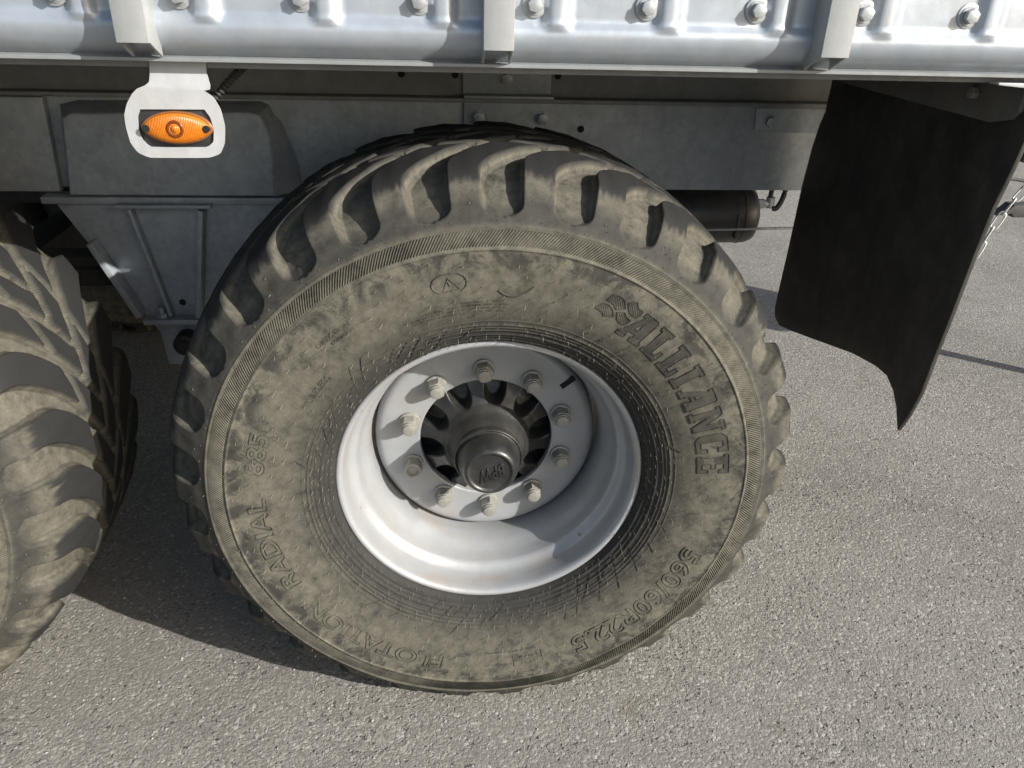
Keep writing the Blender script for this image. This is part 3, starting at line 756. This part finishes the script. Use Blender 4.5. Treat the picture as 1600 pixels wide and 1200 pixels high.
# curve shapes -> meshes
dg = None
def curve_mesh(cu, name):
    o = bpy.data.objects.new(name, cu); col.objects.link(o)
    bpy.context.view_layer.update()
    d = bpy.context.evaluated_depsgraph_get()
    m = bpy.data.meshes.new_from_object(o.evaluated_get(d))
    bpy.data.objects.remove(o); bpy.data.curves.remove(cu)
    return m
def text_curve(s, outline=0.0, extrude=0.0, bevel=0.0, shear=0.0):
    cu = bpy.data.curves.new('txt', 'FONT'); cu.body = s; cu.size = 1.0; cu.resolution_u = 3; cu.shear = shear
    if outline: cu.fill_mode = 'NONE'; cu.offset = 0.022; cu.bevel_depth = outline; cu.bevel_resolution = 1
    else: cu.fill_mode = 'BOTH' if hasattr(cu, 'fill_mode') else cu.fill_mode; cu.extrude = extrude; cu.bevel_depth = bevel
    return cu
def coords(m):
    v = np.empty(len(m.vertices)*3, np.float32); m.vertices.foreach_get('co', v); return v.reshape(-1, 3).astype(float)
def bend_text(m, th0, th1, r0, r1, lift=0.0003, zs=None):
    """map flat text x->angle, y->radius, z->height over the sidewall"""
    v = coords(m); lo, hi = v[:, :2].min(0), v[:, :2].max(0)
    th = R(th0) + (v[:, 0]-lo[0])/(hi[0]-lo[0])*R(th1-th0)
    r = r0 + (v[:, 1]-lo[1])/(hi[1]-lo[1])*(r1-r0)
    z = v[:, 2]*(zs if zs else (r1-r0)/(hi[1]-lo[1]))
    p = surf(th, r, z+lift)
    m.vertices.foreach_set('co', p.astype(np.float32).ravel()); m.update(); return m
GL = {
 'A': ([(0,0),(.36,0),(.36,.13),(.31,.13),(.385,.27),(.61,.27),(.61,.13),(.55,.13),(.55,0),(1,0),(1,.13),(.95,.13),(.95,.93),(.88,1),(.42,1),(.42,.87),(.50,.87),(.10,.13),(0,.13)], [(.45,.41),(.61,.73),(.61,.41)]),
 'L': ([(0,0),(.74,0),(.74,.37),(.60,.37),(.57,.15),(.40,.15),(.40,.87),(.48,.87),(.48,1),(0,1),(0,.87),(.09,.87),(.09,.13),(0,.13)], None),
 'I': ([(0,0),(.46,0),(.46,.13),(.38,.13),(.38,.87),(.46,.87),(.46,1),(0,1),(0,.87),(.08,.87),(.08,.13),(0,.13)], None),
 'N': ([(0,0),(.38,0),(.38,.13),(.30,.13),(.30,.58),(.60,0),(.83,0),(.83,.87),(.91,.87),(.91,1),(.54,1),(.54,.87),(.62,.87),(.62,.42),(.32,1),(0,1),(0,.87),(.08,.87),(.08,.13),(0,.13)], None),
 'C': ([(.18,0),(.75,0),(.75,.34),(.58,.34),(.55,.15),(.31,.15),(.31,.85),(.53,.85),(.56,.68),(.75,.68),(.75,1),(.18,1),(0,.84),(0,.16)], None),
 'E': ([(0,0),(.76,0),(.76,.34),(.61,.34),(.58,.15),(.38,.15),(.38,.43),(.56,.43),(.56,.57),(.38,.57),(.38,.85),(.58,.85),(.61,.68),(.76,.68),(.76,1),(0,1),(0,.87),(.08,.87),(.08,.13),(0,.13)], None)}
def densify(p, dmax):
    out = []
    for a, b in zip(p, p[1:]+p[:1]):
        k = max(1, int(math.hypot(b[0]-a[0], b[1]-a[1])/dmax+0.999))
        out += [(a[0]+(b[0]-a[0])*i/k, a[1]+(b[1]-a[1])*i/k) for i in range(k)]
    return out
def glyph_bm(bm, polys, rad_tube, to_world, raised):
    """raised face, a ridge along its outline and fine hatching across the face"""
    from mathutils.geometry import tessellate_polygon
    P = [densify(p, 0.12) for p in polys if p]
    allp = [q for p in P for q in p]
    vs2 = [bm.verts.new(to_world(q[0], q[1], raised)) for q in allp]
    for t in tessellate_polygon([[Vector((q[0], q[1], 0)) for q in p] for p in P]):
        try: bm.faces.new([vs2[i] for i in t])
        except ValueError: pass
    for p in P:
        n = len(p); rings = []
        for i in range(n):
            a, b, c = Vector(p[i-1]), Vector(p[i]), Vector(p[(i+1) % n])
            t = (c-a).normalized(); nn = Vector((-t.y, t.x))
            rings.append([bm.verts.new(to_world(b.x+nn.x*o*rad_tube, b.y+nn.y*o*rad_tube, h)) for o, h in ((-1.0, -0.0006), (-0.6, raised+0.0011), (0.6, raised+0.0011), (1.0, -0.0006))])
        for i in range(n):
            A, B = rings[i], rings[(i+1) % n]
            for k in range(3): bm.faces.new((A[k], A[k+1], B[k+1], B[k]))
def hatch(bm, poly, hole, to_world, raised, step, w):
    """parallel ridges clipped to the outline (unit space, along y)"""
    ys = lambda x, p: sorted([a[1]+(b[1]-a[1])*(x-a[0])/(b[0]-a[0]) for a, b in zip(p, p[1:]+p[:1]) if (a[0] <= x) != (b[0] <= x)])
    xs_ = [q[0] for q in poly]; x = min(xs_)+step*0.7
    while x < max(xs_)-step*0.3:
        yy = sorted(ys(x, poly) + (ys(x, hole) if hole else []))
        for a, b in zip(yy[::2], yy[1::2]):
            if b-a < 0.06: continue
            a += 0.02; b -= 0.02
            k = max(1, int((b-a)/0.2)); prev = None
            for i in range(k+1):
                y = a+(b-a)*i/k
                cur_ = [bm.verts.new(to_world(x+o*w, y, h)) for o, h in ((-1, raised-0.0001), (0, raised+0.0006), (1, raised-0.0001))]
                if prev:
                    for q in range(2): bm.faces.new((prev[q], prev[q+1], cur_[q+1], cur_[q]))
                prev = cur_
        x += step
# big slab-serif word
word = 'ALLIANCE'; gap = 0.15
wid = [max(q[0] for q in GL[c][0]) for c in word]; tot = sum(wid)+gap*(len(word)-1)
bm = bmesh.new(); u = 0.0; TH0, TH1, RA, RB = 31.5, 84.6, 0.3985, 0.4575
for c, w_ in zip(word, wid):
    def tw(x, y, h, u=u): return surf(R(TH0)+(u+x)/tot*R(TH1-TH0), RA+y*(RB-RA), h).tolist()
    glyph_bm(bm, [GL[c][0], GL[c][1]], 0.020, tw, 0.0008)
    hatch(bm, GL[c][0], GL[c][1], tw, 0.0008, 0.055, 0.018) if u < 2.2 else None
    u += w_+gap
big_word_me = bm_mesh('raised_lettering', bm, 40)
# emblem of four curved leaves
LG = [[(0.187, 0.403), (0.197, 0.412), (0.207, 0.410), (0.215, 0.405), (0.219, 0.397), (0.220, 0.385), (0.204, 0.384), (0.201, 0.392), (0.195, 0.398)], [(0.168, 0.388), (0.180, 0.396), (0.189, 0.394), (0.196, 0.388), (0.199, 0.382), (0.201, 0.370), (0.185, 0.371), (0.181, 0.379)], [(0.224, 0.397), (0.240, 0.398), (0.2425, 0.387), (0.252, 0.380), (0.242, 0.369), (0.234, 0.372), (0.228, 0.379), (0.225, 0.388)], [(0.206, 0.379), (0.220, 0.379), (0.223, 0.371), (0.232, 0.363), (0.224, 0.355), (0.214, 0.358), (0.208, 0.365)]]
bm = bmesh.new()
for p in LG:
    c0 = np.mean(p, 0); q = [((a-c0[0])/0.05, (b-c0[1])/0.05) for a, b in p]
    def tw(x, y, h, c0=c0):
        X, Z = c0[0]+x*0.05, c0[1]+y*0.05
        return surf(math.atan2(X, Z), math.hypot(X, Z), h).tolist()
    glyph_bm(bm, [q], 0.022, tw, 0.0008); hatch(bm, q, None, tw, 0.0008, 0.062, 0.018)
emblem_me = bm_mesh('raised_emblem', bm, 40)
def outline_word(s, th0, th1, r0, r1, w=0.030):
    return bend_text(curve_mesh(text_curve(s, outline=w), 'raised_lettering'), th0, th1, r0, r1, 0.0002)
words = [outline_word('FLOTATION', 193.0, 236.0, 0.4235, 0.4605), outline_word('RADIAL', 242.3, 271.5, 0.4205, 0.4575), outline_word('885', 278.2, 290.4, 0.4210, 0.4580), outline_word('560/60R22.5', 109.6, 155.8, 0.4170, 0.4640)]
small = []
def small_word(s, th0, th1, r0, r1):
    cu = text_curve(s, extrude=0.02); m = curve_mesh(cu, 'small_lettering'); small.append(bend_text(m, th0, th1, r0, r1, 0.0008))
small_word('IMPLEMENT', 175.2, 181.8, 0.4425, 0.4490)
small_word('148 A8', 166.2, 171.4, 0.4300, 0.4375); small_word('151 D', 166.4, 171.0, 0.4435, 0.4510)
small_word('DIRECTION', 316.8, 326.0, 0.4350, 0.4430); small_word('rotation', 319.8, 326.2, 0.4235, 0.4310)
small_word('TUBELESS', 300.8, 312.2, 0.3820, 0.3935)
small_word('SAFETY WARNING', 336.4, 347.0, 0.3890, 0.3955)
def dashes(th0, th1, r0, h, seed):
    """rows of moulded small print too fine to read"""
    rr = random.Random(seed); bm = bmesh.new(); t = th0
    while t < th1:
        L = rr.uniform(0.35, 0.55)
        if rr.random() < 0.84:
            for k in range(2):
                a0 = t+L*0.25*k*1.6; a1 = a0+L*0.22
                q = [surf(R(a), r, 0.0010).tolist() for a, r in ((a0, r0), (a1, r0), (a1, r0+h), (a0, r0+h))]
                bm.faces.new([bm.verts.new(p) for p in q])
        t += L
    return bm_mesh('small_lettering', bm)
small += [dashes(347.5, 363.0, 0.3905+0.0, 0.0042, 1), dashes(337.5, 362.6, 0.3840, 0.0040, 2), dashes(338.0, 362.0, 0.3780, 0.0038, 3), dashes(350.0, 361.8, 0.3968, 0.0038, 5), dashes(166.0, 181.5, 0.4130, 0.0040, 4)]
def ridge_path(bm, pts, w=0.0012, h=0.0014):
    prev = None; n = len(pts)
    for i in range(n):
        (x0, z0), (x1, z1) = pts[max(i-1, 0)], pts[min(i+1, n-1)]
        t = Vector((x1-x0, z1-z0)).normalized(); nn = Vector((-t.y, t.x))*w
        row = []
        for o, hh in ((-1, -0.0004), (-0.4, h), (0.4, h), (1, -0.0004)):
            X, Z = pts[i][0]+nn.x*o, pts[i][1]+nn.y*o
            row.append(bm.verts.new(surf(math.atan2(X, Z), math.hypot(X, Z), hh).tolist()))
        if prev:
            for k in range(3): bm.faces.new((prev[k], prev[k+1], row[k+1], row[k]))
        prev = row
def pol(th, r): return (r*math.sin(R(th)), r*math.cos(R(th)))
badges = []
def badge(name, *paths):
    bm = bmesh.new()
    for p, w, h in paths: ridge_path(bm, p, w, h)
    badges.append((name, bm_mesh(name, bm, 40)))
badge('badge_outline', ([pol(*q) for q in ((352.0, 0.4225), (353.2, 0.430), (353.6, 0.440), (353.0, 0.450), (351.8, 0.4565), (350.0, 0.4570), (347.8, 0.4555), (346.5, 0.450), (345.8, 0.441), (346.0, 0.432), (347.3, 0.4235))], 0.0014, 0.0014))
badge('badge_triangle', ([pol(*q) for q in ((347.9, 0.4260), (349.6, 0.4490), (351.9, 0.4270), (347.9, 0.4258))], 0.0011, 0.0013))
badge('badge_mark', ([pol(*q) for q in ((349.5, 0.4420), (349.75, 0.4340))], 0.0014, 0.0014))
badge('curved_ridge', ([pol(*q) for q in ((0.5, 0.4190), (1.6, 0.4120), (3.0, 0.4085), (4.8, 0.4095), (6.6, 0.4165), (8.4, 0.4300))], 0.0022, 0.0018))
badge('frame_ridge', ([pol(164.9, 0.4240), pol(164.9, 0.4520)], 0.0010, 0.0014))
badge('frame_ridge', ([pol(173.2, 0.4270), pol(173.2, 0.4540)], 0.0010, 0.0014))
badge('frame_ridge', ([pol(a, 0.4405) for a in np.linspace(165.0, 173.1, 8)], 0.0008, 0.0014))
# fine ribs of the slanted band
bm = bmesh.new(); NB = 620
for i in range(NB):
    t0 = 2*math.pi*i/NB; pr = None
    for k, r in enumerate(np.linspace(0.4965, 0.5225, 4)):
        th_ = t0 + 0.0125*k
        dw = 0.0016/r
        row = [bm.verts.new(surf(th_+o*dw, r, h).tolist()) for o, h in ((-1, -0.0020), (-0.15, 0.0006), (0.25, 0.0006), (1, -0.0020))]
        if pr:
            for q in range(3): bm.faces.new((pr[q], pr[q+1], row[q+1], row[q]))
        pr = row
band_me = bm_mesh('ribbed_band', bm)
# moulding hairs left on the sidewall
bm = bmesh.new(); hr = random.Random(3)
def hair(th_, r, L, w, lean):
    base = surf(th_, r, -0.001); 
    d = Vector((lean[0], -1.0, lean[1])).normalized()
    b = Vector(base); tip = b + d*L
    e1 = d.orthogonal().normalized(); e2 = d.cross(e1)
    A = [bm.verts.new(b + w*(e1*math.cos(q)+e2*math.sin(q))) for q in (0, 2.09, 4.19)]
    B = [bm.verts.new(tip + 0.55*w*(e1*math.cos(q)+e2*math.sin(q))) for q in (0, 2.09, 4.19)]
    for i in range(3): bm.faces.new((A[i], A[(i+1) % 3], B[(i+1) % 3], B[i]))
    bm.faces.new(B)
for r0, cnt, L in ((0.3075, 110, 0.007), (0.3145, 60, 0.009), (0.3225, 84, 0.009), (0.331, 60, 0.009), (0.3395, 84, 0.009), (0.346, 60, 0.010), (0.3535, 84, 0.010), (0.372, 60, 0.012), (0.390, 60, 0.012), (0.408, 60, 0.012), (0.427, 56, 0.012), (0.446, 56, 0.011), (0.466, 60, 0.010), (0.480, 48, 0.008), (0.493, 90, 0.004), (0.536, 90, 0.004)):
    off = hr.random()
    for i in range(cnt):
        if hr.random() < 0.16: continue
        hair(2*math.pi*(i+off+hr.uniform(-.06, .06))/cnt, r0+hr.uniform(-.0025, .0025), L*hr.uniform(0.75, 1.6), 0.00062, (hr.uniform(-.25, .25), hr.uniform(-.35, .15)))
for i in range(240):
    if hr.random() < 0.35: continue
    a_ = hr.uniform(0, 2*math.pi)
    if abs((a_-phase0-R(1.4)+PITCH_T/2) % PITCH_T-PITCH_T/2) < R(4.6): continue
    hair(a_, hr.uniform(0.545, 0.580), hr.uniform(0.003, 0.007), 0.0007, (hr.uniform(-.3, .3), hr.uniform(-.4, .2)))
hair_me = bm_mesh('moulding_hairs', bm)
# thin flash lines running across the rings near the rim
bm = bmesh.new()
for i in range(84):
    if hr.random() < 0.30: continue
    a = 2*math.pi*(i+0.3)/84; r1 = hr.choice((0.342, 0.352, 0.372)); r0 = hr.choice((0.309, 0.318))
    pts = [(rr_*math.sin(a+0.01*k), rr_*math.cos(a+0.01*k)) for k, rr_ in enumerate(np.linspace(r0, r1, 14))]
    ridge_path(bm, pts, 0.0005, 0.0015)
flash_me = bm_mesh('mould_flash_lines', bm, 40)

# nuts
def nut_mesh(stud=True):
    bm = bmesh.new()
    cyl(bm, (0, -0.003, 0), 'y', 0.0205, 0.006, 28, bev=0.0015)
    cyl(bm, (0, -0.0175, 0), 'y', 0.0178, 0.024, 6, bev=0.0022)
    if stud:
        cyl(bm, (0, -0.0335, 0), 'y', 0.0118, 0.012, 20, bev=0.0015)
        cyl(bm, (0, -0.0322, 0), 'y', 0.0140, 0.0055, 24, bev=0.001)
    else:
        v, f = lathe_y([(0.0165, -0.026), (0.0165, -0.033), (0.015, -0.034), (0.0115, -0.0335), (0.0105, -0.031), (0.0105, -0.026)], 24)
        bv = [bm.verts.new(p) for p in v]
        for q in f: bm.faces.new([bv[i] for i in q])
    return bm_mesh('wheel_nut', bm, 35)
nut_a, nut_b = nut_mesh(True), nut_mesh(False)
bm = bmesh.new(); box(bm, -0.008, 0.008, -0.0403, -0.0392, -0.0012, 0.0012); nslot = bm_mesh('stud_slot', bm)

logo_txt = curve_mesh(text_curve('BPW', extrude=0.05, bevel=0.012, shear=0.35), 'cap_lettering')
vv = coords(logo_txt); lo, hi = vv[:, :2].min(0), vv[:, :2].max(0)
sx = 0.058/(hi[0]-lo[0]); sc_ = 0.030/(hi[1]-lo[1]); cx, cz = (lo+hi)/2
ang = R(200)
ux, uz = (vv[:, 0]-cx)*sx, (vv[:, 1]-cz)*sc_
nv = np.stack([0.003+ux*math.cos(ang)-uz*math.sin(ang), 0.0243-vv[:, 2]*0.040, -0.003+ux*math.sin(ang)+uz*math.cos(ang)], -1)
logo_txt.vertices.foreach_set('co', nv.astype(np.float32).ravel()); logo_txt.update()

def make_wheel(loc, full=True):
    w = link('wheel', wheel_me, M_rim, trailer, loc)
    link('tyre', tyre_me, M_tyre, w)
    tag(link('ribbed_band', band_me, M_band, w), kind='stuff')
    d = link('wheel_disc', disc_me, M_rim, w)
    link('hub', hub_me, M_hub, w); link('hub_cap', cap_me, M_hub, w); link('cap_lettering', logo_txt, M_hub, w)
    a = R(36)
    link('valve_slot', slot_me, M_hole, w, (0.2125*math.sin(R(52)), 0.1533, 0.2125*math.cos(R(52))), (0, R(52), 0))
    for k in range(10):
        t = R(36*k-2.4)
        p = (0.1675*math.sin(t), 0.1535, 0.1675*math.cos(t))
        link('wheel_nut', nut_b if k == 7 else nut_a, M_nut, w, p, (0, random.uniform(0, 1.0), 0)).scale = (1.1, 1.0, 1.1)
    link('raised_lettering', big_word_me, M_letter_big, w)
    for m in words: link('raised_lettering', m, M_letter, w)
    for m in small: link('small_lettering', m, M_letter, w)
    link('raised_emblem', emblem_me, M_letter_big, w)
    for nm, m in badges: link(nm, m, M_letter, w)
    tag(link('moulding_hairs', hair_me, M_hair, w), kind='stuff')
    tag(link('mould_flash_lines', flash_me, M_letter, w), kind='stuff')
    return w
wheel_a = make_wheel((0, 0, HZ))
wheel_b = wheel_a.copy(); col.objects.link(wheel_b); wheel_b.location = (-1.418, 0, HZ)
for ch in list(wheel_a.children): copy_part(ch, wheel_b)

for x in (0.0, -1.411):      # the wheels of the other side
    w = copy_part(wheel_a, trailer, (x, 2.5, HZ), (0, 0, R(180)))
    for ch in wheel_a.children:
        if ch.name.split('.')[0] in ('tyre', 'wheel_disc', 'hub'): copy_part(ch, w)

# ------------------------------------------------------------------ chain behind the flap
chain = bpy.data.objects.new('steel_chain', None); col.objects.link(chain); chain.location = (1.70, 1.1, 0.0)
tag(chain, 'thin zinc plated steel chain hanging in a slack loop behind the mud flap', 'chain')
bm = bmesh.new()
lk = []
LL, WW, rw = 0.060, 0.022, 0.0032
for t in np.linspace(0, 2*np.pi, 28, endpoint=False):
    c, s = math.cos(t), math.sin(t)
    lk.append(Vector(((LL-WW)/2*np.sign(c)*min(1, abs(c)*3) + WW/2*c, 0, WW/2*s*1.0)))
rings = []
for i in range(len(lk)):
    dd = (lk[(i+1) % len(lk)]-lk[i-1]).normalized(); a_ = Vector((0, 1, 0)); b_ = dd.cross(a_)
    rings.append([bm.verts.new(lk[i]+rw*(a_*math.cos(q)+b_*math.sin(q))) for q in np.linspace(0, 2*np.pi, 6, endpoint=False)])
for i in range(len(rings)):
    A, B = rings[i], rings[(i+1) % len(rings)]
    for k in range(6): bm.faces.new((A[k], A[(k+1) % 6], B[(k+1) % 6], B[k]))
link_me = bm_mesh('link', bm, 60)
cp_ = smooth_pts([(2.10, 1.32), (1.90, 1.06), (1.786, 0.897), (1.743, 0.825), (1.705, 0.730), (1.672, 0.625), (1.622, 0.520), (1.560, 0.470), (1.490, 0.490), (1.420, 0.590), (1.350, 0.780), (1.295, 0.985)], 30)
dl = np.r_[0, np.cumsum(np.hypot(*np.diff(cp_, axis=0).T))]
k = 0
for s in np.arange(0.02, dl[-1]-0.02, LL-2.6*rw):
    x = np.interp(s, dl, cp_[:, 0]); z = np.interp(s, dl, cp_[:, 1]); x2 = np.interp(s+0.01, dl, cp_[:, 0]); z2 = np.interp(s+0.01, dl, cp_[:, 1])
    o = link('link', link_me, M_chain, chain)
    dirv = Vector((x2-x, 0, z2-z)).normalized()
    rot = dirv.to_track_quat('X', 'Z').to_matrix().to_4x4() @ Matrix.Rotation(R(90*(k % 2)+35), 4, 'X')
    o.matrix_local = Matrix.Translation((x-1.70, -0.26*float(sstep(1.60, 1.30, x)), z)) @ rot
    k += 1

# ------------------------------------------------------------------ loose grit on the asphalt
ico = np.array([(0, 0, 1), (.894, 0, .447), (.276, .851, .447), (-.724, .526, .447), (-.724, -.526, .447), (.276, -.851, .447), (.724, .526, -.3), (-.276, .851, -.3), (-.894, 0, -.3), (-.276, -.851, -.3), (.724, -.526, -.3)])
icf = [(0,1,2),(0,2,3),(0,3,4),(0,4,5),(0,5,1),(1,6,2),(2,7,3),(3,8,4),(4,9,5),(5,10,1),(6,7,2),(7,8,3),(8,9,4),(9,10,5),(10,6,1)]
NG = 42000
gx = rng.uniform(-1.7, 2.6, NG); gy = -0.75 + 4.2*rng.random(NG)**1.6
size = 0.0009 + 0.0026*rng.random(NG)**3.5
V = []; 
rotz = rng.uniform(0, 6.28, NG); sqx = rng.uniform(0.7, 1.3, NG); sqz = rng.uniform(0.45, 0.9, NG)
c, s = np.cos(rotz), np.sin(rotz)
jit = 1 + 0.35*(rng.random((NG, len(ico)))-0.5)
px = ico[None, :, 0]*sqx[:, None]*jit; py = ico[None, :, 1]*jit; pz = ico[None, :, 2]*sqz[:, None]*jit
V = np.stack([(px*c[:, None]-py*s[:, None])*size[:, None]+gx[:, None], (px*s[:, None]+py*c[:, None])*size[:, None]+gy[:, None], (pz+0.12)*size[:, None]], -1).reshape(-1, 3)
F = (np.array(icf)[None]+np.arange(NG)[:, None, None]*len(ico)).reshape(-1, 3)
grit = link('loose_grit', mesh_np('loose_grit', V, F, False), M_grit)
tag(grit, 'fine loose grit scattered over the grey asphalt', 'gravel', kind='stuff')
